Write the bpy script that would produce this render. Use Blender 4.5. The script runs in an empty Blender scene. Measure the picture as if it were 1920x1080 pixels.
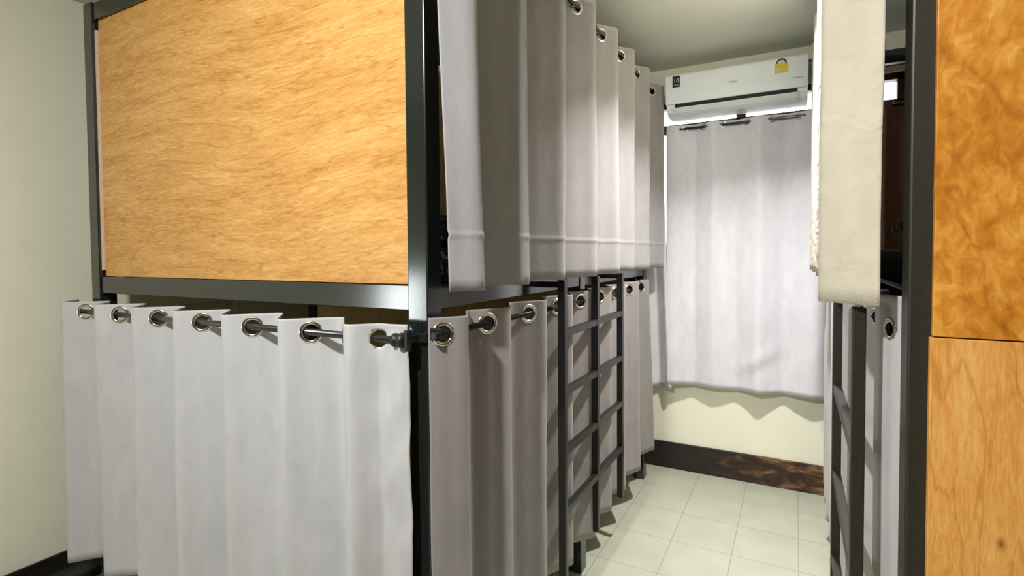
import bpy, bmesh, math, random
from mathutils import Vector, Matrix, noise, Quaternion
random.seed(7)
scene = bpy.context.scene
COL = scene.collection
PI = math.pi

# ------------------------------------------------------------------ materials
def new_mat(name):
    m = bpy.data.materials.new(name); m.use_nodes = True
    nt = m.node_tree; b = nt.nodes['Principled BSDF']
    return m, nt, b

def N(nt, typ, **kw):
    n = nt.nodes.new(typ)
    for k, v in kw.items():
        if k in n.inputs: n.inputs[k].default_value = v
        else: setattr(n, k, v)
    return n

def coords(nt, scale=(1, 1, 1), loc=(0, 0, 0), kind='Object'):
    tc = N(nt, 'ShaderNodeTexCoord'); mp = N(nt, 'ShaderNodeMapping')
    mp.inputs['Scale'].default_value = scale; mp.inputs['Location'].default_value = loc
    nt.links.new(tc.outputs[kind], mp.inputs['Vector'])
    return mp.outputs['Vector']

def ramp(nt, fac, stops):
    r = N(nt, 'ShaderNodeValToRGB')
    els = r.color_ramp.elements
    while len(els) < len(stops): els.new(0.5)
    for e, (p, c) in zip(els, stops):
        e.position = p; e.color = (*c, 1)
    nt.links.new(fac, r.inputs['Fac'])
    return r.outputs['Color']

def bump(nt, b, height, strength, dist=0.01):
    bp = N(nt, 'ShaderNodeBump'); bp.inputs['Strength'].default_value = strength
    bp.inputs['Distance'].default_value = dist
    nt.links.new(height, bp.inputs['Height']); nt.links.new(bp.outputs['Normal'], b.inputs['Normal'])

def simple(name, col, rough=0.5, metal=0.0, spec=0.5, nscale=40, nvar=0.08, bstr=0.0):
    m, nt, b = new_mat(name)
    v = coords(nt)
    n = N(nt, 'ShaderNodeTexNoise', Scale=nscale, Detail=4.0)
    nt.links.new(v, n.inputs['Vector'])
    lo = tuple(c * (1 - nvar) for c in col); hi = tuple(min(1, c * (1 + nvar)) for c in col)
    nt.links.new(ramp(nt, n.outputs['Fac'], [(0.3, lo), (0.7, hi)]), b.inputs['Base Color'])
    b.inputs['Roughness'].default_value = rough; b.inputs['Metallic'].default_value = metal
    b.inputs['Specular IOR Level'].default_value = spec
    if bstr: bump(nt, b, n.outputs['Fac'], bstr, 0.002)
    return m

def fabric(name, col, emboss=0.0, rough=0.75, trans=0.0):
    m, nt, b = new_mat(name)
    v = coords(nt)
    w1 = N(nt, 'ShaderNodeTexNoise', Scale=260.0, Detail=2.0); nt.links.new(v, w1.inputs['Vector'])
    vs = coords(nt, (14, 14, 5))
    w2 = N(nt, 'ShaderNodeTexNoise', Scale=1.0, Detail=5.0, Distortion=1.2); nt.links.new(vs, w2.inputs['Vector'])
    lo = tuple(c * 0.93 for c in col); hi = tuple(min(1, c * 1.05) for c in col)
    nt.links.new(ramp(nt, w2.outputs['Fac'], [(0.3, lo), (0.7, hi)]), b.inputs['Base Color'])
    b.inputs['Roughness'].default_value = rough
    b.inputs['Sheen Weight'].default_value = 0.15
    b.inputs['Specular IOR Level'].default_value = 0.3
    mx = N(nt, 'ShaderNodeMath', operation='MULTIPLY_ADD')
    nt.links.new(w1.outputs['Fac'], mx.inputs[0]); mx.inputs[1].default_value = 0.12
    if emboss:
        v2 = coords(nt, (11, 11, 8))
        vo = N(nt, 'ShaderNodeTexNoise', Scale=1.2, Detail=2.0, Distortion=1.8); nt.links.new(v2, vo.inputs['Vector'])
        k = N(nt, 'ShaderNodeMath', operation='MULTIPLY'); nt.links.new(vo.outputs['Fac'], k.inputs[0]); k.inputs[1].default_value = emboss
        nt.links.new(k.outputs[0], mx.inputs[2])
    else:
        k = N(nt, 'ShaderNodeMath', operation='MULTIPLY'); nt.links.new(w2.outputs['Fac'], k.inputs[0]); k.inputs[1].default_value = 0.5
        nt.links.new(k.outputs[0], mx.inputs[2])
    bump(nt, b, mx.outputs[0], 0.35 + 0.2 * emboss, 0.006 + 0.005 * emboss)
    if trans:
        t = N(nt, 'ShaderNodeBsdfTranslucent'); t.inputs['Color'].default_value = (*col, 1)
        mix = N(nt, 'ShaderNodeMixShader'); mix.inputs[0].default_value = trans
        out = nt.nodes['Material Output']
        nt.links.new(b.outputs[0], mix.inputs[1]); nt.links.new(t.outputs[0], mix.inputs[2])
        nt.links.new(mix.outputs[0], out.inputs['Surface'])
    return m

def plywood(name, stops, scl=(1.3, 1.3, 9.0), dist=0.35, rough=0.38, loc=(0, 0, 0), knots=None):
    m, nt, b = new_mat(name)
    v0 = coords(nt, (1, 1, 1), loc)
    warp = N(nt, 'ShaderNodeTexNoise', Scale=0.75, Detail=1.0); nt.links.new(v0, warp.inputs['Vector'])
    sub = N(nt, 'ShaderNodeVectorMath', operation='MULTIPLY_ADD')
    nt.links.new(warp.outputs['Color'], sub.inputs[0]); sub.inputs[1].default_value = (0.3, 0.1, 0.26)
    nt.links.new(v0, sub.inputs[2])
    mp = N(nt, 'ShaderNodeMapping'); mp.inputs['Scale'].default_value = scl
    nt.links.new(sub.outputs[0], mp.inputs['Vector'])
    g = N(nt, 'ShaderNodeTexNoise', Scale=2.6, Detail=9.0, Roughness=0.68, Distortion=dist); nt.links.new(mp.outputs[0], g.inputs['Vector'])
    mp2 = N(nt, 'ShaderNodeMapping'); mp2.inputs['Scale'].default_value = tuple(s * 7 for s in scl)
    nt.links.new(sub.outputs[0], mp2.inputs['Vector'])
    fine = N(nt, 'ShaderNodeTexNoise', Scale=3.0, Detail=5.0, Roughness=0.6, Distortion=0.8); nt.links.new(mp2.outputs[0], fine.inputs['Vector'])
    mix = N(nt, 'ShaderNodeMath', operation='MULTIPLY_ADD'); nt.links.new(fine.outputs['Fac'], mix.inputs[0]); mix.inputs[1].default_value = 0.5
    k = N(nt, 'ShaderNodeMath', operation='MULTIPLY'); nt.links.new(g.outputs['Fac'], k.inputs[0]); k.inputs[1].default_value = 0.5
    nt.links.new(k.outputs[0], mix.inputs[2])
    col = ramp(nt, mix.outputs[0], stops)
    # thin darker veins
    mp3 = N(nt, 'ShaderNodeMapping'); mp3.inputs['Scale'].default_value = tuple(s * 1.1 for s in scl); mp3.inputs['Location'].default_value = (4.2, 1.1, 7.7)
    nt.links.new(sub.outputs[0], mp3.inputs['Vector'])
    ve = N(nt, 'ShaderNodeTexNoise', Scale=1.6, Detail=3.0, Roughness=0.5); nt.links.new(mp3.outputs[0], ve.inputs['Vector'])
    vr = ramp(nt, ve.outputs['Fac'], [(0.0, (1, 1, 1)), (0.478, (1, 1, 1)), (0.497, (0.8, 0.73, 0.65)), (0.516, (1, 1, 1)), (1.0, (1, 1, 1))])
    mm = N(nt, 'ShaderNodeMix', data_type='RGBA', blend_type='MULTIPLY'); mm.inputs['Factor'].default_value = 0.9
    nt.links.new(col, mm.inputs[6]); nt.links.new(vr, mm.inputs[7])
    last = mm.outputs[2]
    for (kx, ky, kz, r) in (knots or []):
        d = N(nt, 'ShaderNodeVectorMath', operation='DISTANCE'); nt.links.new(coords(nt, (1, 1, 0.55), (0, 0, 0)), d.inputs[0])
        d.inputs[1].default_value = (kx, ky, kz * 0.55)
        kr = ramp(nt, d.outputs['Value'], [(0.0, (0.25, 0.16, 0.1)), (r, (0.45, 0.35, 0.28)), (r * 1.8, (1, 1, 1))])
        m2 = N(nt, 'ShaderNodeMix', data_type='RGBA', blend_type='MULTIPLY'); m2.inputs['Factor'].default_value = 1.0
        nt.links.new(last, m2.inputs[6]); nt.links.new(kr, m2.inputs[7]); last = m2.outputs[2]
    nt.links.new(last, b.inputs['Base Color'])
    b.inputs['Roughness'].default_value = rough; b.inputs['Specular IOR Level'].default_value = 0.3
    bump(nt, b, mix.outputs[0], 0.08, 0.002)
    return m

M = {}
M['black'] = simple('black_powder_coat', (0.0100, 0.0145, 0.013), 0.155, 0.0, 0.9, 220, 0.15, 0.02)
M['ladder'] = simple('black_ladder_paint', (0.0115, 0.0115, 0.0095), 0.4, 0.0, 0.5, 220, 0.15, 0.02)
M['brown_black'] = simple('black_olive_paint', (0.022, 0.0205, 0.0125), 0.45, 0.0, 0.5, 160, 0.15, 0.02)
M['rod'] = simple('grey_rod_metal', (0.11, 0.115, 0.115), 0.28, 0.85, 0.5, 90, 0.1)
M['rod_dark'] = simple('black_rod_metal', (0.02, 0.022, 0.024), 0.25, 0.5, 0.5, 90, 0.1)
M['chrome'] = simple('grommet_chrome', (0.83, 0.82, 0.78), 0.16, 1.0, 0.5, 30, 0.04)
M['brass'] = simple('grommet_brass', (0.74, 0.68, 0.46), 0.2, 1.0, 0.5, 30, 0.04)
M['plastic'] = simple('black_plastic', (0.008, 0.008, 0.009), 0.45, 0.0, 0.5, 60, 0.1)
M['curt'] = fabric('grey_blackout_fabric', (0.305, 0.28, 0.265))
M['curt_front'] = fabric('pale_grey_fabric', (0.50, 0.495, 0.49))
M['curt_right'] = fabric('light_grey_fabric', (0.56, 0.54, 0.53))
M['curt_emb'] = fabric('grey_embossed_fabric', (0.385, 0.37, 0.37), 0.25)
M['curt_cream'] = fabric('beige_embossed_fabric', (0.575, 0.52, 0.405), 1.0)
M['curt_white'] = fabric('pale_window_fabric', (0.80, 0.79, 0.815), 0.0, 0.6, 0.12)
M['curt_shade_tint'] = fabric('shade_browned_fabric', (0.60, 0.38, 0.28), 1.2)  # window curtain in the bunk's shade; the shade is put into this brown
M['ply'] = plywood('plywood_tan', [(0.33, (0.42, 0.185, 0.040)), (0.45, (0.56, 0.285, 0.075)), (0.54, (0.64, 0.35, 0.105)), (0.68, (0.76, 0.49, 0.20))])
M['ply_right'] = plywood('plywood_orange', [(0.33, (0.40, 0.12, 0.010)), (0.46, (0.60, 0.23, 0.024)), (0.54, (0.72, 0.32, 0.05)), (0.66, (0.82, 0.46, 0.13))], (2.6, 2.6, 1.5), 0.4, 0.4, (3, 0, 1))
M['ply_low'] = plywood('plywood_orange_straight', [(0.30, (0.56, 0.22, 0.035)), (0.46, (0.72, 0.33, 0.07)), (0.56, (0.80, 0.41, 0.11)), (0.70, (0.86, 0.53, 0.21))], (9, 9, 1.6), 0.8, 0.4, (1, 0, 5), [(0.107, -0.016, 0.944, 0.0028)])
M['ply_in'] = plywood('plywood_unvarnished', [(0.30, (0.60, 0.42, 0.17)), (0.5, (0.72, 0.55, 0.26)), (0.70, (0.82, 0.68, 0.38))], (6, 6, 1.4), 0.8, 0.5)
M['batten'] = simple('raw_batten', (0.62, 0.48, 0.36), 0.7, 0, 0.3, 90, 0.1)
M['wall'] = simple('cream_wall_paint', (0.90, 0.88, 0.69), 0.7, 0, 0.3, 6, 0.02, 0.02)
M['unseen_wall'] = simple('unseen_wall_bounce_brown', (0.16, 0.10, 0.06), 0.6, 0, 0.3, 6, 0.2)  # invented dark finish for unseen walls, weakens and browns the bounce in the aisle
M['ceil'] = simple('ceiling_paint', (0.70, 0.73, 0.63), 0.8, 0, 0.2, 5, 0.02, 0.0)
M['frame_wood'] = simple('dark_window_wood', (0.055, 0.028, 0.018), 0.45, 0, 0.4, 40, 0.3)
M['rod_brown'] = simple('brown_rod', (0.12, 0.085, 0.06), 0.3, 0.4, 0.5, 50, 0.1)
M['ac'] = simple('white_ac_plastic', (0.86, 0.91, 0.90), 0.28, 0, 0.5, 20, 0.01)
M['ac_flap'] = simple('pale_flap_plastic', (0.74, 0.78, 0.77), 0.35, 0, 0.5, 20, 0.01)
M['ac_dark'] = simple('dark_vent', (0.012, 0.012, 0.012), 0.6, 0, 0.3, 20, 0.05)
M['yellow'] = simple('yellow_label', (0.80, 0.58, 0.02), 0.5, 0, 0.4, 20, 0.02)
M['grey_print'] = simple('grey_print', (0.22, 0.25, 0.25), 0.5, 0, 0.4, 20, 0.02)
M['white_print'] = simple('white_print', (0.75, 0.75, 0.75), 0.5, 0, 0.4, 20, 0.02)
M['red_print'] = simple('red_print', (0.65, 0.12, 0.07), 0.5, 0, 0.4, 20, 0.02)
M['green_print'] = simple('dark_dial_print', (0.02, 0.05, 0.045), 0.5, 0, 0.4, 20, 0.02)
M['cable'] = simple('white_cable_duct', (0.75, 0.77, 0.72), 0.5, 0, 0.4, 20, 0.02)
M['mattress'] = simple('mattress_cover', (0.012, 0.012, 0.014), 0.8, 0, 0.3, 200, 0.2, 0.1)

def bedding(name, scale, thr, light):
    m, nt, b = new_mat(name)
    v = coords(nt, scale)
    n = N(nt, 'ShaderNodeTexNoise', Scale=1.0, Detail=1.5, Distortion=1.4); nt.links.new(v, n.inputs['Vector'])
    nt.links.new(ramp(nt, n.outputs['Fac'], [(0.0, (0.008, 0.008, 0.009)), (thr, (0.008, 0.008, 0.009)), (thr + 0.02, light), (thr + 0.05, light), (thr + 0.07, (0.008, 0.008, 0.009))]), b.inputs['Base Color'])
    b.inputs['Roughness'].default_value = 0.8
    return m
M['bed_print'] = bedding('black_printed_cotton', (16, 16, 22), 0.60, (0.35, 0.35, 0.36))
M['bed_stripe'] = bedding('black_striped_cotton', (20, 20, 6), 0.50, (0.80, 0.74, 0.56))

def floor_mat():
    m, nt, b = new_mat('cream_floor_tiles')
    tc = N(nt, 'ShaderNodeTexCoord'); sp = N(nt, 'ShaderNodeSeparateXYZ'); nt.links.new(tc.outputs['Object'], sp.inputs[0])
    ds = []
    for ax, o, t in ((0, -0.503, 0.2625), (1, 2.54, 0.2915)):
        a = N(nt, 'ShaderNodeMath', operation='SUBTRACT'); nt.links.new(sp.outputs[ax], a.inputs[0]); a.inputs[1].default_value = o - t * 40
        d = N(nt, 'ShaderNodeMath', operation='DIVIDE'); nt.links.new(a.outputs[0], d.inputs[0]); d.inputs[1].default_value = t
        fr = N(nt, 'ShaderNodeMath', operation='PINGPONG'); nt.links.new(d.outputs[0], fr.inputs[0]); fr.inputs[1].default_value = 0.5
        sc = N(nt, 'ShaderNodeMath', operation='MULTIPLY'); nt.links.new(fr.outputs[0], sc.inputs[0]); sc.inputs[1].default_value = t
        ds.append(sc.outputs[0])
    mn = N(nt, 'ShaderNodeMath', operation='MINIMUM'); nt.links.new(ds[0], mn.inputs[0]); nt.links.new(ds[1], mn.inputs[1])
    v = coords(nt)
    n = N(nt, 'ShaderNodeTexNoise', Scale=7.0, Detail=5.0); nt.links.new(v, n.inputs['Vector'])
    base = ramp(nt, n.outputs['Fac'], [(0.3, (0.405, 0.415, 0.315)), (0.7, (0.455, 0.465, 0.36))])
    jr = N(nt, 'ShaderNodeMapRange'); jr.inputs['From Min'].default_value = 0.0010; jr.inputs['From Max'].default_value = 0.0026
    nt.links.new(mn.outputs[0], jr.inputs['Value'])
    mix = N(nt, 'ShaderNodeMix', data_type='RGBA'); nt.links.new(jr.outputs[0], mix.inputs['Factor'])
    mix.inputs[6].default_value = (0.29, 0.295, 0.22, 1); nt.links.new(base, mix.inputs[7])
    nt.links.new(mix.outputs[2], b.inputs['Base Color'])
    b.inputs['Roughness'].default_value = 0.42; b.inputs['Specular IOR Level'].default_value = 0.4
    bump(nt, b, jr.outputs[0], 0.25, 0.002)
    return m
M['floor'] = floor_mat()

def base_mat():
    m, nt, b = new_mat('worn_dark_baseboard')
    v = coords(nt, (5, 5, 14))
    n = N(nt, 'ShaderNodeTexNoise', Scale=1.6, Detail=7.0, Roughness=0.65, Distortion=0.5); nt.links.new(v, n.inputs['Vector'])
    tc = N(nt, 'ShaderNodeTexCoord'); sp = N(nt, 'ShaderNodeSeparateXYZ'); nt.links.new(tc.outputs['Object'], sp.inputs[0])
    mr = N(nt, 'ShaderNodeMapRange'); mr.inputs['From Min'].default_value = -0.55; mr.inputs['From Max'].default_value = 0.15
    mr.inputs['To Min'].default_value = -0.22; mr.inputs['To Max'].default_value = 0.06
    nt.links.new(sp.outputs[0], mr.inputs['Value'])
    ad = N(nt, 'ShaderNodeMath', operation='ADD'); nt.links.new(n.outputs['Fac'], ad.inputs[0]); nt.links.new(mr.outputs[0], ad.inputs[1])
    c = ramp(nt, ad.outputs[0], [(0.30, (0.014, 0.008, 0.006)), (0.45, (0.04, 0.018, 0.009)), (0.54, (0.115, 0.055, 0.022)), (0.64, (0.26, 0.155, 0.065))])
    nt.links.new(c, b.inputs['Base Color']); b.inputs['Roughness'].default_value = 0.5
    return m
M['baseboard'] = base_mat()
M['baseboard_dark'] = simple('dark_baseboard', (0.012, 0.009, 0.008), 0.5, 0, 0.4, 30, 0.2)

def glass_mat():
    m, nt, b = new_mat('window_glass')
    nt.nodes.remove(b)
    t = N(nt, 'ShaderNodeBsdfTransparent'); g = N(nt, 'ShaderNodeBsdfGlossy'); g.inputs['Roughness'].default_value = 0.03
    n = N(nt, 'ShaderNodeTexNoise', Scale=3.0); r = ramp(nt, n.outputs['Fac'], [(0.4, (0.96, 0.97, 0.97)), (0.6, (1, 1, 1))])
    nt.links.new(r, t.inputs['Color'])
    fr = N(nt, 'ShaderNodeFresnel'); mix = N(nt, 'ShaderNodeMixShader')
    nt.links.new(fr.outputs[0], mix.inputs[0]); nt.links.new(t.outputs[0], mix.inputs[1]); nt.links.new(g.outputs[0], mix.inputs[2])
    nt.links.new(mix.outputs[0], nt.nodes['Material Output'].inputs['Surface'])
    return m
M['glass'] = glass_mat()

# ------------------------------------------------------------------ object helpers
def tag(o, label=None, cat=None, group=None, kind=None):
    if label: o['label'] = label
    if cat: o['category'] = cat
    if group: o['group'] = group
    if kind: o['kind'] = kind
    return o

def thing(name, loc, label, cat, group=None):
    o = bpy.data.objects.new(name, None); COL.objects.link(o)
    o.location = loc; o.empty_display_size = 0.05
    return tag(o, label, cat, group)

def mesh_obj(name, bm, mat, parent=None, loc=(0, 0, 0), smooth=False):
    """vertices are given in world coordinates; the object's origin is put at loc (or the parent's)"""
    off = Vector(loc) if parent is None else parent.matrix_world.translation.copy() if False else (Vector(loc) if parent is None else Vector(parent.location))
    for v in bm.verts: v.co -= off
    bmesh.ops.recalc_face_normals(bm, faces=bm.faces)
    me = bpy.data.meshes.new(name); bm.to_mesh(me); bm.free()
    if smooth:
        for p in me.polygons: p.use_smooth = True
    me.materials.append(mat)
    o = bpy.data.objects.new(name, me); COL.objects.link(o)
    if parent is None: o.location = loc
    else: o.parent = parent
    return o

def box(bm, x0, x1, y0, y1, z0, z1, bev=0.002):
    r = bmesh.ops.create_cube(bm, size=1.0)
    vs = r['verts']
    for v in vs:
        v.co = Vector(((x0 + x1) / 2 + v.co.x * (x1 - x0), (y0 + y1) / 2 + v.co.y * (y1 - y0), (z0 + z1) / 2 + v.co.z * (z1 - z0)))
    if bev:
        es = list({e for v in vs for e in v.link_edges})
        bmesh.ops.bevel(bm, geom=es, offset=bev, segments=2, affect='EDGES', profile=0.5)
    return bm

def B(*a, **k):
    bm = bmesh.new(); return box(bm, *a, **k)

def tube(bm, p0, p1, r, seg=20, r1=None):
    p0, p1 = Vector(p0), Vector(p1); d = p1 - p0
    q = Vector((0, 0, 1)).rotation_difference(d.normalized())
    mat = Matrix.Translation((p0 + p1) / 2) @ q.to_matrix().to_4x4()
    bmesh.ops.create_cone(bm, cap_ends=True, segments=seg, radius1=r, radius2=r if r1 is None else r1, depth=d.length, matrix=mat)
    return bm

def lathe(bm, prof, centre, axis, seg=28, closed=False):
    """prof: list of (radius, height along axis)"""
    q = Vector((0, 0, 1)).rotation_difference(Vector(axis).normalized()); c = Vector(centre)
    rings = []
    for (r, h) in prof:
        rings.append([bm.verts.new(c + q @ Vector((r * math.cos(2 * PI * i / seg), r * math.sin(2 * PI * i / seg), h))) for i in range(seg)])
    n = len(rings)
    for j in range(n if closed else n - 1):
        a, b2 = rings[j], rings[(j + 1) % n]
        for i in range(seg):
            bm.faces.new((a[i], a[(i + 1) % seg], b2[(i + 1) % seg], b2[i]))
    if not closed:
        for rg in (rings[0], rings[-1]):
            if prof[rings.index(rg)][0] > 1e-5: bm.faces.new(rg)
    return bm

def structure(name, bm, mat, loc=(0, 0, 0)):
    o = mesh_obj(name, bm, mat, None, loc); o['kind'] = 'structure'; return o

# grommet ring, shared mesh, axis = local z
def ring_mesh(name, mat, small=False):
    bm = bmesh.new()
    R, r = (0.0155, 0.0042) if small else (0.0258, 0.0056)
    prof = [(R + r * math.cos(2 * PI * k / 12), 0.72 * r * math.sin(2 * PI * k / 12)) for k in range(12)]
    lathe(bm, prof, (0, 0, 0), (0, 0, 1), 36, True)
    bmesh.ops.recalc_face_normals(bm, faces=bm.faces)
    me = bpy.data.meshes.new(name); bm.to_mesh(me); bm.free()
    for p in me.polygons: p.use_smooth = True
    me.materials.append(mat); return me
RING = ring_mesh('grommet_ring', M['chrome']); RING_B = ring_mesh('grommet_ring_brass', M['brass']); RING_S = ring_mesh('grommet_ring_small', M['chrome'], True)

# ------------------------------------------------------------------ curtains
def interp(pts, s):
    if s <= pts[0][0]:
        (a, pa), (b, pb) = pts[0], pts[1]
    elif s >= pts[-1][0]:
        (a, pa), (b, pb) = pts[-2], pts[-1]
    else:
        for i in range(len(pts) - 1):
            if pts[i][0] <= s <= pts[i + 1][0]: break
        (a, pa), (b, pb) = pts[i], pts[i + 1]
    return pa + (pb - pa) * (s - a) / (b - a)

def curtain(name, label, axis, s0, s1, base, front, pts, A, ztop, zrod, zbot, mat, group=None, seed=1, ring=None,
            skew=0.0, spread=0.15, drift=0.012, crease=None, wrinkle=None, slant=(0, 0), cell=0.0055, ampfun=None, hemfun=None, power=1.0, tri=1, holes=True, ringskip=()):
    """pts: (s, phase) knots; the fabric crosses the rod at phase 0 and .5 and stands out to the front at .25"""
    hole = 0.0148 if ring is RING_S else 0.0235
    def off(s):
        ph = interp(pts, s)
        a = A if ampfun is None else A * ampfun(s)
        w = math.sin(2 * PI * ph) - math.sin(6 * PI * ph) / 11
        if power != 1.0: w = math.copysign(abs(w) ** power, w)
        return a * w
    def sk(s): return s + skew * math.sin(2 * PI * interp(pts, s)) * 1.0
    n = 6000; dense = []; arc = 0.0; prev = None
    for i in range(n + 1):
        s = s0 + (s1 - s0) * i / n
        p = (sk(s), off(s))
        if prev: arc += math.hypot(p[0] - prev[0], p[1] - prev[1])
        dense.append((arc, s, p)); prev = p
    # crossings
    cross = []
    for i in range(n):
        pa, pb = interp(pts, dense[i][1]), interp(pts, dense[i + 1][1])
        ka, kb = math.floor(pa * 2 + 1e-9), math.floor(pb * 2 + 1e-9)
        if kb > ka and 0.02 < dense[i][0] and dense[i][0] < arc - 0.02:
            t0, t1 = dense[max(0, i - 20)][2], dense[min(n, i + 20)][2]
            cross.append((dense[i][0], dense[i][2], (t1[0] - t0[0], t1[1] - t0[1])))
    ncol = max(8, int(arc / cell)); cols = []; j = 0
    for c in range(ncol + 1):
        a = arc * c / ncol
        while j < n - 1 and dense[j + 1][0] < a: j += 1
        cols.append((a, dense[j][1], dense[j][2]))
    zs = []; z = ztop
    while z > zrod - 0.045: zs.append(z); z -= 0.0055
    m = int((z - zbot) / 0.03)
    extra = [z - (z - zbot) * k / m for k in range(m + 1)]
    if crease: extra = sorted(set(extra + [crease + d for d in (-0.016, -0.010, -0.005, 0, 0.005, 0.010, 0.016)]), reverse=True)
    zs += extra
    # hem fold near the bottom
    bm = bmesh.new(); grid = []
    sd = Vector((seed * 3.1, seed * 1.7, seed * 0.9))
    for z in zs:
        t = max(0.0, (zrod - 0.04 - z) / (zrod - 0.04 - zbot))
        row = []
        for (a, s, (ps, po)) in cols:
            k = interp(pts, s)
            f = 1 + spread * t * math.sin(k * 2.3 + seed)
            nz = noise.noise(Vector((s * 5, z * 1.3, 0)) + sd)
            nz2 = noise.noise(Vector((s * 14, z * 4, 3)) + sd)
            o2 = po * f + 0.007 * t * nz + 0.0016 * nz2 * min(1, t * 4)
            s2 = ps + drift * (t ** 1.3) * noise.noise(Vector((k * 0.8, 1.5 * t, 7)) + sd) * 2
            s2 += slant[0] * t * max(0, 1 - (s - s0) / 0.3) + slant[1] * t * max(0, 1 - (s1 - s) / 0.3)
            if crease: o2 += 0.0035 * math.exp(-((z - crease) / 0.007) ** 2)
            if wrinkle: o2 += wrinkle(s, z)
            zz = z
            if hemfun: zz = z + hemfun(s) * t
            elif t > 0.9: zz = z + 0.006 * noise.noise(Vector((s * 6, 0, 5)) + sd) * (t - 0.9) * 10
            if axis == 'x': row.append(bm.verts.new((s2, base + front * o2, zz)))
            else: row.append(bm.verts.new((base + front * o2, s2, zz)))
        grid.append(row)
    for r in range(len(zs) - 1):
        zc = (zs[r] + zs[r + 1]) / 2
        for c in range(ncol):
            if holes and abs(zc - zrod) < hole:
                ac = (cols[c][0] + cols[c + 1][0]) / 2
                if any((ac - x[0]) ** 2 + (zc - zrod) ** 2 < hole ** 2 for x in cross): continue
            bm.faces.new((grid[r][c], grid[r][c + 1], grid[r + 1][c + 1], grid[r + 1][c]))
    smid = (s0 + s1) / 2
    loc = (smid, base, zbot) if axis == 'x' else (base, smid, zbot)
    o = mesh_obj(name, bm, mat, None, loc, True)
    md = o.modifiers.new('thickness', 'SOLIDIFY'); md.thickness = 0.0018; md.offset = 0
    tag(o, label, 'curtain', group)
    if holes:
        for i, (a, p, tg) in enumerate(cross):
            if i in ringskip: continue
            g = bpy.data.objects.new('grommet', ring if ring else RING); COL.objects.link(g)
            if axis == 'x': pos = Vector((p[0], base, zrod)); nrm = Vector((-front * tg[1], tg[0], 0)) if True else None
            else: pos = Vector((base, p[0], zrod)); nrm = Vector((tg[0], -front * tg[1], 0))
            g.parent = o; g.location = pos - Vector(loc)
            g.rotation_mode = 'QUATERNION'; g.rotation_quaternion = Vector((0, 0, 1)).rotation_difference(nrm.normalized())
    return o

def knots(cross0, period, n, first_phase=0.0):
    return [(cross0 + period * k * 0.5, first_phase + 0.5 * k) for k in range(n)]

# ------------------------------------------------------------------ the setting
XL, XR, YB, YF, ZC = -2.78, 1.90, 3.41, -2.0, 2.48
WT = 0.12
structure('floor', B(XL - WT, XR + WT, YF - WT, YB + WT, -0.1, 0.0, bev=0), M['floor'])
structure('ceiling', B(XL - WT, XR + WT, YF - WT, YB + WT, ZC, ZC + 0.1, bev=0), M['ceil'])
structure('wall_left', B(XL - WT, XL, YF - WT, YB + WT, 0, ZC, bev=0), M['wall'])
structure('wall_right', B(XR, XR + WT, YF - WT, YB + WT, 0, ZC, bev=0), M['unseen_wall'])
structure('wall_front', B(XL, XR, YF - WT, YF, 0, ZC, bev=0), M['unseen_wall'])
WX0, WX1, WZ0, WZ1 = -0.80, 0.86, 0.92, 2.275
bm = bmesh.new()
box(bm, XL, WX0, YB, YB + WT, 0, ZC, 0); box(bm, WX1, XR, YB, YB + WT, 0, ZC, 0)
box(bm, WX0, WX1, YB, YB + WT, 0, WZ0, 0); box(bm, WX0, WX1, YB, YB + WT, WZ1, ZC, 0)
structure('wall_back', bm, M['wall'])
structure('baseboard_back', B(XL, XR, YB - 0.014, YB, 0, 0.165, bev=0.003), M['baseboard'])
structure('baseboard_left', B(XL, XL + 0.014, YF, YB - 0.014, 0, 0.080, bev=0.003), M['baseboard_dark'])
# window with timber frame, transom lights above casements
bm = bmesh.new()
y0, y1 = YB + 0.01, YB + 0.07
for (a, b2) in ((WX0, WX0 + 0.05), (-0.31, -0.26), (0.455, 0.505), (WX1 - 0.05, WX1)): box(bm, a, b2, y0, y1, WZ0, WZ1)
box(bm, WX0, WX1, y0, y1, WZ0, WZ0 + 0.05); box(bm, WX0, WX1, y0, y1, WZ1 - 0.035, WZ1); box(bm, WX0, WX1, y0, y1, 2.085, 2.138)
win = structure('window_1', bm, M['frame_wood'], (0, YB, WZ0))
bm = bmesh.new()
for (a, b2) in ((WX0 + 0.045, -0.305), (-0.265, 0.46), (0.50, WX1 - 0.045)):
    box(bm, a, b2, y0 + 0.028, y0 + 0.032, WZ0 + 0.045, 2.09, 0); box(bm, a, b2, y0 + 0.028, y0 + 0.032, 2.133, WZ1 - 0.03, 0)
mesh_obj('pane', bm, M['glass'], win)
bm = B(XL, XL + 0.012, 1.58, 1.925, 1.098, 1.110, bev=0.001); box(bm, XL, XL + 0.012, 1.913, 1.925, 0.55, 1.098, 0.001)
o = mesh_obj('cable_duct', bm, M['cable'], None, (XL, 1.925, 0.55)); tag(o, 'thin white cable duct on the left wall behind the front curtain', 'cable duct')

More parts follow.
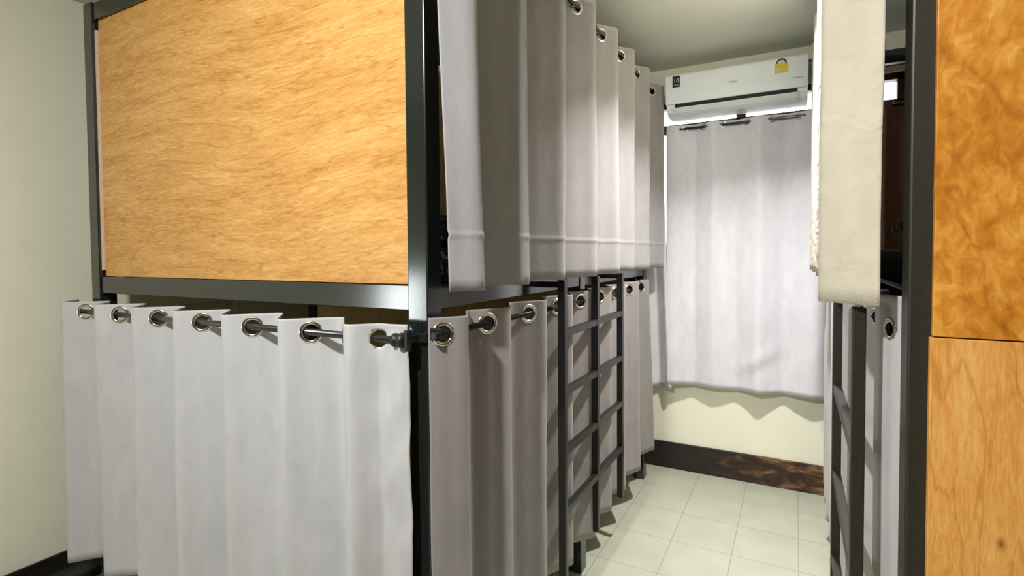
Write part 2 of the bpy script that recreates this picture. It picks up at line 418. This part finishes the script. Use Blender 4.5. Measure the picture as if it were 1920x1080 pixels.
# ------------------------------------------------------------------ left bunk
P = 0.06
LBX0, LBX1 = -2.395, -0.782
LY = [(1.043, 1.103), (2.09, 2.15), (3.15, 3.21)]
lb = thing('bunk_bed', (LBX1, 1.043, 0), 'large black steel bunk bed on the left with a tan plywood end panel', 'bunk bed', None)
for (a, b2) in LY:
    for (c, d) in ((LBX1 - P, LBX1), (LBX0, LBX0 + P)):
        mesh_obj('post', B(c, d, a, b2, 0, 2.32, bev=0.003), M['black'], lb)
for (z0, z1) in ((1.218, 1.281), (2.252, 2.315), (0.24, 0.29)):
    for (a, b2) in LY:
        mesh_obj('cross_rail', B(LBX0 + P, LBX1 - P, a + 0.006, b2 - 0.006, z0, z1), M['black'], lb)
    for i in (0, 1):
        for (c, d) in ((LBX1 - P, LBX1 - 0.004), (LBX0 + 0.004, LBX0 + P)):
            mesh_obj('side_rail', B(c, d, LY[i][1], LY[i + 1][0], z0, z1), M['black'], lb)
mesh_obj('plywood_panel', B(LBX0 + P + 0.012, LBX1 - P - 0.001, 1.060, 1.072, 1.2825, 2.2505, bev=0.001), M['ply'], lb)
o = mesh_obj('batten', B(LBX0 + P, LBX0 + P + 0.0115, 1.052, 1.074, 1.305, 2.215, bev=0.001), M['batten'], lb); o['label'] = 'pale unpainted edge strip'
for (z0, z1) in ((0.291, 1.217), (1.2825, 2.2505)):
    for y in (2.1, 3.19):
        mesh_obj('divider_panel', B(LBX0 + P, LBX1 - P, y, y + 0.012, z0, z1, bev=0.001), M['ply_in'], lb)
for i in (0, 1):
    for z in (0.291, 1.262):
        mesh_obj('bed_deck', B(LBX0 + P, LBX1 - P, LY[i][1], LY[i + 1][0] - 0.001, z - 0.012, z, bev=0.001), M['ply_in'], lb)

# bedding in the upper bay
def cushion(name, x0, x1, y0, y1, z0, z1, mat, label, cat, rough=0.006, seed=1):
    bm = bmesh.new(); nx, ny, nz = 16, 14, 6
    bmesh.ops.create_cube(bm, size=2.0)
    bmesh.ops.subdivide_edges(bm, edges=bm.edges[:], cuts=11, use_grid_fill=True)
    for v in bm.verts:
        p = v.co.copy(); e = 0.22
        def sq(t, o1, o2): return t
        r = max(abs(p.x), abs(p.y))
        h = p.z * (1 - 0.75 * max(0, (r - 0.45) / 0.55) ** 2.2)
        q = Vector((p.x * (1 - 0.03 * p.z * p.z), p.y * (1 - 0.03 * p.z * p.z), h))
        nn = noise.noise(Vector((p.x * 2.2, p.y * 2.2, p.z + seed)))
        v.co = Vector(((x0 + x1) / 2 + q.x * (x1 - x0) / 2, (y0 + y1) / 2 + q.y * (y1 - y0) / 2, z0 + (q.z + 1) * (z1 - z0) / 2 + rough * nn * (1 + p.z)))
    o = mesh_obj(name, bm, mat, None, ((x0 + x1) / 2, (y0 + y1) / 2, z0), True)
    return tag(o, label, cat)
bm = B(LBX0 + 0.07, LBX1 - 0.062, 1.115, 2.085, 1.2635, 1.375, bev=0.02)
o = mesh_obj('mattress', bm, M['bed_print'], None, (-1.55, 1.6, 1.2635)); tag(o, 'black mattress with white marks on the upper deck of the left bunk', 'mattress')
cushion('pillow', -1.30, -0.852, 1.13, 1.72, 1.374, 1.475, M['bed_print'], 'black pillow with white marks beside the left bunk corner post', 'pillow', 0.006, 3)

# ------------------------------------------------------------------ right bunk
RX0, RX1 = 0.150, 1.80
RYs = [(1.0, 1.06), (3.14, 3.20)]
rb = thing('bunk_bed', (RX0, 1.0, 0), 'bunk bed at the right edge with orange plywood end panels', 'bunk bed', None)
for (a, b2) in RYs:
    for (c, d) in ((RX0, RX0 + P), (RX1 - P, RX1)):
        mesh_obj('post', B(c, d, a, b2, 0, 2.32, bev=0.003), M['brown_black'], rb)
for (z0, z1) in ((1.218, 1.281), (2.252, 2.315), (0.24, 0.29)):
    for (a, b2) in RYs: mesh_obj('cross_rail', B(RX0 + P, RX1 - P, a + 0.016, b2 - 0.006, z0, z1), M['brown_black'], rb)
    for (c, d) in ((RX0 + 0.034, RX0 + P), (RX1 - P, RX1 - 0.004)):
        mesh_obj('side_rail', B(c, d, RYs[0][1], RYs[1][0], z0, z1), M['brown_black'], rb)
o = mesh_obj('plywood_panel', B(0.1775, RX1 - 0.02, 0.986, 0.998, 1.232, 2.30, bev=0.001), M['ply_right'], rb); o['label'] = 'upper orange plywood panel with blotchy grain'
o = mesh_obj('plywood_panel', B(0.1745, RX1 - 0.02, 0.984, 0.998, 0.06, 1.230, bev=0.001), M['ply_low'], rb); o['label'] = 'lower orange plywood panel with straight upright grain and a knot'
for z in (0.291, 1.262):
    mesh_obj('bed_deck', B(RX0 + P, RX1 - P, RYs[0][1], RYs[1][0], z - 0.012, z, bev=0.001), M['ply_in'], rb)
bm = B(RX0 + 0.065, RX1 - 0.07, 1.075, 3.125, 1.2635, 1.36, bev=0.02)
o = mesh_obj('mattress', bm, M['mattress'], None, (1.0, 2.1, 1.2635)); tag(o, 'black mattress on the upper deck of the right bunk', 'mattress')
cushion('pillow', 0.222, 0.70, 1.30, 1.75, 1.358, 1.475, M['bed_stripe'], 'black pillow with pale strokes behind the right bunk curtain', 'pillow', 0.006, 5)

bm = B(-2.705, -2.60, 0.80, 1.50, 0, 0.035, bev=0.003); box(bm, -2.60, -2.50, 1.17, 1.30, 0, 0.035, 0.003)
o = mesh_obj('floor_bar', bm, M['plastic'], None, (-2.65, 1.15, 0)); tag(o, 'black flat bar lying on the floor beside the left wall', 'bar')

# ------------------------------------------------------------------ ladders
def ladder(x0, x1, ys, w, ztop, zbot, rungs, hook_x, mat, label, rungs_h=0.024):
    t = thing('bunk_ladder', ((x0 + x1) / 2, sum(ys) / len(ys), zbot), label, 'ladder', None)
    for y in ys: mesh_obj('ladder_rail', B(x0, x1, y, y + w, zbot, ztop, bev=0.0015), mat, t)
    for z in rungs: 
        mesh_obj('rung', B(x0 + 0.0015, x1 - 0.0015, ys[0] + w, ys[-1], z - rungs_h, z, bev=0.0015), mat, t)
    for y in ((ys[0], ys[-1]) if hook_x is not None else ()):
        a, b2 = sorted((hook_x, x0 if hook_x < x0 else x1))
        mesh_obj('hook', B(a, b2, y + 0.003, y + w - 0.003, 1.236, 1.256, bev=0.001), mat, t)
    return t
ladder(-0.727, -0.700, (1.719, 2.071, 2.421), 0.025, 1.262, 0.208, (1.086, 0.878, 0.665, 0.451), -0.787, M['ladder'],
       'wide black steel ladder with three uprights against the left bunk')
ladder(0.085, 0.105, (1.07, 1.575), 0.028, 1.262, 0.0, (1.022, 0.803, 0.586, 0.37, 0.155), None, M['brown_black'],
       'narrow dark ladder standing against the right bunk')

# ------------------------------------------------------------------ rods
def rod(p0, p1, r, mat, label, caps=True, group=None):
    p0, p1 = Vector(p0), Vector(p1); d = (p1 - p0).normalized()
    bm = tube(bmesh.new(), p0, p1, r, 24)
    o = mesh_obj('curtain_rod', bm, mat, None, p0, False)
    for p in o.data.polygons: p.use_smooth = len(p.vertices) == 4
    tag(o, label, 'curtain rod', group)
    return o
def finial(par, c, d, r, mat):
    prof = [(r * 1.15, 0), (r * 1.6, 0.002), (r * 1.6, 0.012), (r * 1.2, 0.014), (r * 1.2, 0.018), (r * 1.75, 0.021), (r * 1.85, 0.028), (r * 1.3, 0.036), (0.0001, 0.038)]
    return mesh_obj('finial', lathe(bmesh.new(), prof, c, d, 24), mat, par, smooth=True)

fr = rod((-2.51, 0.995, 1.152), (-0.846, 0.995, 1.152), 0.0092, M['rod'], 'grey curtain rod across the end of the lower left bunk')
finial(fr, (-0.848, 0.995, 1.152), (1, 0, 0), 0.0105, M['plastic'])
# bracket clamped to the corner post front face: thin wire C plus the arm
bm = bmesh.new()
box(bm, -0.811, -0.800, 0.986, 1.003, 1.128, 1.178, 0.0015); box(bm, -0.808, -0.800, 0.998, 1.042, 1.146, 1.164, 0.0015)                         # arm end holding the finial
box(bm, -0.808, -0.781, 1.030, 1.0425, 1.144, 1.166, 0.002)                           # arm across the post
mesh_obj('bracket', bm, M['plastic'], fr)
bm = bmesh.new()
for (a, b2, c, d) in ((-0.8145, -0.799, 1.188, 1.191), (-0.8145, -0.799, 1.115, 1.118), (-0.8015, -0.7985, 1.115, 1.191)):
    box(bm, a, b2, 1.0405, 1.0428, c, d, 0.0003)
mesh_obj('wire_clip', bm, M['plastic'], fr)

sr = rod((-0.757, 1.030, 1.162), (-0.757, 2.90, 1.162), 0.0085, M['rod_dark'], 'black curtain rod along the aisle side of the lower left bunk')
mesh_obj('bracket', B(-0.7815, -0.750, 1.045, 1.060, 1.148, 1.178, bev=0.002), M['plastic'], sr)
mesh_obj('bracket', B(-0.800, -0.752, 2.862, 2.876, 1.152, 1.2175, bev=0.002), M['plastic'], sr)

ur = rod((-0.735, 0.96, 2.288), (-0.735, 3.27, 2.288), 0.0075, M['rod_dark'], 'black curtain rod along the aisle side of the upper left bunk')
for yy in (1.06, 2.125, 3.17):
    bm = B(-0.7815, -0.730, yy - 0.010, yy + 0.010, 2.272, 2.304, bev=0.002)
    lathe(bm, [(0.0085, -0.010), (0.014, -0.010), (0.014, 0.010), (0.0085, 0.010)], (-0.735, yy, 2.288), (0, 1, 0), 20, True)
    mesh_obj('bracket', bm, M['plastic'], ur)

rl = rod((0.142, 1.113, 1.225), (0.142, 3.22, 1.225), 0.0065, M['rod_dark'], 'black curtain rod of the lower right bunk')
mesh_obj('bracket', B(0.146, 0.1835, 1.145, 1.155, 1.215, 1.24, bev=0.002), M['plastic'], rl)
mesh_obj('bracket', B(0.135, 0.1495, 3.16, 3.18, 1.207, 1.243, bev=0.002), M['plastic'], rl)
ru = rod((0.10, 0.96, 2.288), (0.10, 3.22, 2.288), 0.0075, M['rod_dark'], 'black curtain rod of the upper right bunk')
for yy in (1.03, 3.17): mesh_obj('bracket', B(0.092, 0.1495, yy - 0.01, yy + 0.01, 2.272, 2.304, bev=0.002), M['plastic'], ru)

wr = rod((-0.86, 3.345, 2.090), (0.95, 3.345, 2.090), 0.0085, M['rod'], 'grey curtain rod in front of the window below the air conditioner')
for xx in (-0.83, 0.92): mesh_obj('bracket', B(xx - 0.008, xx + 0.008, 3.336, 3.41, 2.075, 2.105, bev=0.002), M['rod'], wr)
br = rod((0.16, 3.36, 2.305), (0.95, 3.36, 2.305), 0.013, M['rod_brown'], 'brown curtain rod on the wall above the right part of the window')
for xx in (0.2, 0.9): mesh_obj('bracket', B(xx - 0.008, xx + 0.008, 3.352, 3.41, 2.29, 2.32, bev=0.002), M['rod_brown'], br)

# ------------------------------------------------------------------ curtains
# lower left, bunk end: fabric goes from the front edge back through the rod plane (visible rings at -0.892-0.24k)
def wr_front(s, z):
    e = max(0.0, min(1.0, (s + 0.96) / 0.10)) * max(0.0, min(1.0, (z - 0.35) / 0.5))
    v = Vector((s * 17 + z * 5, z * 9 - s * 6, 2.0))
    return e * (0.006 + 0.010 * noise.noise(v) + 0.006 * noise.noise(v * 2.3))
pts = [(-0.892 + 0.12 * k, 0.5 + 0.5 * k) for k in range(-14, 1)] + [(-0.82, 0.56)]
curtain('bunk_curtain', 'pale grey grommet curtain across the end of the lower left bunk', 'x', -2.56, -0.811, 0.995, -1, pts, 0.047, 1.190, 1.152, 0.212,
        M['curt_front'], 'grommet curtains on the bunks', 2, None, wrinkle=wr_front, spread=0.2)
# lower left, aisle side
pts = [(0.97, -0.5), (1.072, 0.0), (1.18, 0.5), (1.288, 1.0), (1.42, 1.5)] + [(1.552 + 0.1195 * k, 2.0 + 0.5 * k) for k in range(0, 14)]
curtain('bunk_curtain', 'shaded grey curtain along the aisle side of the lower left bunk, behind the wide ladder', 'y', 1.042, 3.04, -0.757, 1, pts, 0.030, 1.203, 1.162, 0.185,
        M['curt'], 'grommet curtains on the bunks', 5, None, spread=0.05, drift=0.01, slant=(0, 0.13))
# upper left, aisle side
pk = [0.86, 1.115, 1.40, 1.70, 2.02, 2.315, 2.59, 2.89, 3.245, 3.5]
pts = []
for i, p in enumerate(pk):
    pts.append((p, 0.25 + i))
    if i < len(pk) - 1: pts.append((p + 0.45 * (pk[i + 1] - p), 0.75 + i))
curtain('bunk_curtain', 'tall grey curtain hanging along the upper left bunk above the wide ladder', 'y', 1.03, 3.25, -0.735, 1, pts, 0.043, 2.332, 2.288, 1.266,
        M['curt_emb'], 'grommet curtains on the bunks', 9, None, spread=0.12, crease=1.405, slant=(0.05, 0))
# lower right
pts = [(1.106 + 0.094 * k, 0.5 * k) for k in range(-2, 26)]
curtain('bunk_curtain', 'grey curtain on the lower right bunk between the narrow ladder and the post', 'y', 1.07, 3.05, 0.142, -1, pts, 0.014, 1.283, 1.225, 0.20,
        M['curt_right'], 'grommet curtains on the bunks', 13, RING_S, cell=0.0035, spread=0.15)
# upper right: the near end makes one broad fold that faces the camera
pts = [(1.045, -0.075), (1.10, 0.22), (1.22, 0.40), (1.34, 0.75), (1.50, 1.25), (1.66, 1.75), (1.82, 2.25), (2.0, 2.75), (2.2, 3.25), (2.4, 3.75), (2.6, 4.25), (2.78, 4.75), (2.95, 5.25), (3.1, 5.75)]
curtain('bunk_curtain', 'beige embossed curtain hanging beside the right bunk post', 'y', 1.045, 3.0, 0.10, -1, pts, 0.058, 2.332, 2.288, 1.268,
        M['curt_cream'], 'grommet curtains on the bunks', 17, None, spread=0.0, drift=0.004, slant=(-0.01, 0), ampfun=lambda s: 1.0 if s < 1.25 else max(0.6, 1.0 - (s - 1.25) * 2))
# window curtains
def wr_back(s, z):
    x, y = (s + 0.18) / 0.10, (z - 0.72) / 0.09
    u = x * 0.8 + y * 0.6; w = -x * 0.6 + y * 0.8
    a = 0.018 * math.exp(-(w / 0.45) ** 2 - (u / 1.3) ** 2) * math.sin(2.2 * w + 0.6)
    return a + 0.004 * noise.noise(Vector((s * 3, z * 2, 1)))
pts = [(-0.66, 0.3), (-0.583, 0.5), (-0.478, 1.0), (-0.37, 1.5), (-0.244, 2.0), (-0.12, 2.5), (0.015, 3.0), (0.14, 3.4)]
curtain('window_curtain', 'flat pale curtain with three bright rod gaps hanging below the air conditioner', 'x', -0.69, 0.175, 3.345, -1, pts, 0.017, 2.113, 2.090, 0.548,
        M['curt_white'], None, 21, RING_S, wrinkle=wr_back, spread=0.5, drift=0.01)
pts = [(-0.86, 0.1), (-0.82, 0.5), (-0.76, 1.0), (-0.70, 1.5)]
curtain('window_curtain', 'narrow pale window curtain between the left bunk and the wide window curtain', 'x', -0.86, -0.716, 3.345, -1, pts, 0.022, 2.113, 2.090, 0.522,
        M['curt_white'], None, 25, RING_S, slant=(0, 0.05))
pts = [(0.22 + 0.07 * k, 0.5 * k) for k in range(0, 10)]
curtain('window_curtain', 'window curtain with shade tinted brown into its fabric, seen through the upper right bunk', 'x', 0.25, 0.80, 3.345, -1, pts, 0.022, 2.113, 2.090, 0.55,
        M['curt_shade_tint'], None, 29, RING_S)

# ------------------------------------------------------------------ air conditioner
AX0, AX1 = -0.668, 0.052
ac = thing('air_conditioner', ((AX0 + AX1) / 2, 3.3, 2.13), 'white wall air conditioner above the window curtain', 'air conditioner', None)
def prism(prof, x0, x1, bev=0.004):
    bm = bmesh.new()
    a = [bm.verts.new((x0, y, z)) for (y, z) in prof]; b2 = [bm.verts.new((x1, y, z)) for (y, z) in prof]
    n = len(prof)
    for i in range(n): bm.faces.new((a[i], a[(i + 1) % n], b2[(i + 1) % n], b2[i]))
    bm.faces.new(a[::-1]); bm.faces.new(b2)
    if bev:
        es = [e for e in bm.edges]
        bmesh.ops.bevel(bm, geom=es, offset=bev, segments=3, affect='EDGES', profile=0.5)
    return bm
body = [(3.405, 2.152), (3.405, 2.382), (3.235, 2.382), (3.220, 2.376), (3.220, 2.205), (3.222, 2.190), (3.235, 2.165), (3.268, 2.149)]
mesh_obj('body', prism(body, AX0 + 0.002, AX1 - 0.002, 0.0025), M['ac'], ac)
mesh_obj('front_panel', prism([(3.2195, 2.209), (3.2195, 2.378), (3.207, 2.377), (3.201, 2.368), (3.200, 2.218), (3.203, 2.209)], AX0, AX1, 0.002), M['ac'], ac)
mesh_obj('air_slot', prism([(3.2195, 2.188), (3.2195, 2.210), (3.214, 2.210), (3.214, 2.188)], AX0 + 0.05, AX1 - 0.05, 0), M['ac_dark'], ac)
mesh_obj('flap', prism([(3.219, 2.189), (3.208, 2.188), (3.209, 2.182), (3.222, 2.160), (3.250, 2.146), (3.256, 2.149), (3.230, 2.166)], AX0 + 0.045, AX1 - 0.045, 0.001), M['ac_flap'], ac)

def text_obj(name, txt, size, centre, mat, parent, width=None):
    cu = bpy.data.curves.new(name, 'FONT'); cu.body = txt; cu.size = size; cu.align_x = 'CENTER'; cu.align_y = 'CENTER'; cu.extrude = 0.0004
    t = bpy.data.objects.new(name, cu); COL.objects.link(t)
    bpy.context.view_layer.update()
    dg = bpy.context.evaluated_depsgraph_get()
    me = bpy.data.meshes.new_from_object(t.evaluated_get(dg))
    bpy.data.objects.remove(t)
    xs = [v.co.x for v in me.vertices]; w = max(xs) - min(xs); k = (width / w) if width else 1
    c = Vector(centre) - Vector((0, 0, 0))
    base = Vector(ac.location)
    for v in me.vertices:
        x, y, z = v.co
        v.co = c - base + Vector((x * k, -z - 0.0003, y))
    me.materials.clear(); me.materials.append(mat)
    o = bpy.data.objects.new(name, me); COL.objects.link(o); o.parent = parent
    return o
PY_ = 3.1995
text_obj('logo', 'Haier', 0.020, (-0.305, PY_, 2.287), M['grey_print'], ac, 0.040)
text_obj('caption', 'INVERTER', 0.010, (0.005, PY_, 2.258), M['grey_print'], ac, 0.050)
st = mesh_obj('warranty_sticker', B(-0.629, -0.588, 3.1985, 3.2003, 2.303, 2.366, bev=0), M['ac_dark'], ac)
# sub-part lettering (children of the sticker share its parent's frame)
def sub(o, par): o.parent = par; return o
sub(text_obj('lettering', '10', 0.030, (-0.6085, 3.1983, 2.339), M['white_print'], ac, 0.024), st)
sub(text_obj('lettering', 'YEARS', 0.009, (-0.6085, 3.1983, 2.314), M['white_print'], ac, 0.026), st)
# yellow energy label with a domed dial
bm = bmesh.new()
lx, lz, hw = -0.072, 2.295, 0.032
out = [(lx - hw, lz), (lx + hw, lz), (lx + hw, lz + 0.047)]
out += [(lx + 0.026 * math.cos(a), lz + 0.050 + 0.026 * math.sin(a)) for a in [PI * k / 14 for k in range(0, 15)]]
out += [(lx - hw, lz + 0.047)]
def plate(out, yf, th):
    bm = bmesh.new()
    a = [bm.verts.new((x, yf, z)) for (x, z) in out]; b2 = [bm.verts.new((x, yf + th, z)) for (x, z) in out]
    n = len(out)
    for i in range(n): bm.faces.new((a[i], a[(i + 1) % n], b2[(i + 1) % n], b2[i]))
    bm.faces.new(a); bm.faces.new(b2[::-1]); return bm
lab = mesh_obj('energy_label', plate(out, 3.1987, 0.0015), M['yellow'], ac)
def arc_plate(r0, r1, a0, a1, yf):
    pts_ = [(lx + r1 * math.cos(a0 + (a1 - a0) * k / 16), lz + 0.050 + r1 * math.sin(a0 + (a1 - a0) * k / 16)) for k in range(17)]
    pts_ += [(lx + r0 * math.cos(a1 + (a0 - a1) * k / 16), lz + 0.050 + r0 * math.sin(a1 + (a0 - a1) * k / 16)) for k in range(17)]
    return plate(pts_, yf, 0.0006)
sub(mesh_obj('dial_band', arc_plate(0.0165, 0.0255, 0.0, PI, 3.1984), M['green_print'], ac), lab)
sub(mesh_obj('dial_face', arc_plate(0.0002, 0.0165, 0.0, PI, 3.1984), M['white_print'], ac), lab)
sub(text_obj('lettering', '5', 0.024, (lx, 3.1983, lz + 0.057), M['red_print'], ac), lab)
bm = B(lx - 0.026, lx + 0.004, 3.1984, 3.199, lz + 0.022, lz + 0.025, bev=0); box(bm, lx - 0.026, lx - 0.004, 3.1984, 3.199, lz + 0.014, lz + 0.017, 0)
sub(mesh_obj('lettering', bm, M['white_print'], ac), lab)
bm = bmesh.new(); tube(bm, (0.090, 3.375, 2.395), (0.090, 3.375, 2.22), 0.022, 20); tube(bm, (0.05, 3.375, 2.39), (0.112, 3.375, 2.39), 0.008, 12)
mesh_obj('pipe', bm, M['rod_brown'], ac)

# ------------------------------------------------------------------ camera
f, yaw, pitch, roll = 999.34, 0.5028, 0.031, -0.0084
cx, cy = 942.0, 504.8
F = Vector((-math.sin(yaw) * math.cos(pitch), math.cos(yaw) * math.cos(pitch), -math.sin(pitch)))
R = F.cross(Vector((0, 0, 1))).normalized(); U = R.cross(F)
c, s = math.cos(roll), math.sin(roll)
R2 = c * R + s * U; U2 = -s * R + c * U
cam = bpy.data.cameras.new('camera'); co = bpy.data.objects.new('camera', cam); COL.objects.link(co)
cam.sensor_fit = 'HORIZONTAL'; cam.sensor_width = 36; cam.lens = f / 1920 * 36
cam.shift_x = (960 - cx) / 1920; cam.shift_y = -(540 - cy) / 1920
cam.clip_start = 0.02
mw = Matrix.Identity(4)
for i in range(3):
    mw[i][0] = R2[i]; mw[i][1] = U2[i]; mw[i][2] = -F[i]
mw[0][3], mw[1][3], mw[2][3] = 0, 0, 1.36
co.matrix_world = mw
scene.camera = co

# ------------------------------------------------------------------ light
def area(name, loc, target, power, size, size_y=None, col=(1, 1, 1), shape=None, spread=PI):
    l = bpy.data.lights.new(name, 'AREA'); l.energy = power; l.color = col; l.size = size
    l.shape = shape or ('RECTANGLE' if size_y else 'DISK')
    if size_y: l.size_y = size_y
    l.spread = spread
    o = bpy.data.objects.new(name, l); COL.objects.link(o); o.location = loc
    d = Vector(target) - Vector(loc); o.rotation_euler = d.to_track_quat('-Z', 'Y').to_euler()
    return o
area('aisle_ceiling_lamp', (-0.05, 2.28, 2.46), (-0.05, 2.36, 0), 28, 0.10, col=(1.0, 0.985, 0.985), spread=math.radians(114))
area('entrance_ceiling_lamp', (-0.68, -0.35, 2.45), (-0.95, 0.80, 0), 53, 0.10, col=(0.99, 0.99, 1.0))
area('doorway_daylight', (-2.74, -1.25, 0.95), (0, -1.25, 0.95), 13, 0.5, 0.45, col=(0.93, 1.0, 1.0))

w = bpy.data.worlds.new('world'); scene.world = w; w.use_nodes = True
bg = w.node_tree.nodes['Background']; bg.inputs['Color'].default_value = (1.0, 0.98, 1.0, 1); bg.inputs['Strength'].default_value = 5.0
vs = scene.view_settings
vs.view_transform = 'Standard'; vs.look = 'None'; vs.gamma = 1.0; vs.use_curve_mapping = False; vs.exposure = 0.0
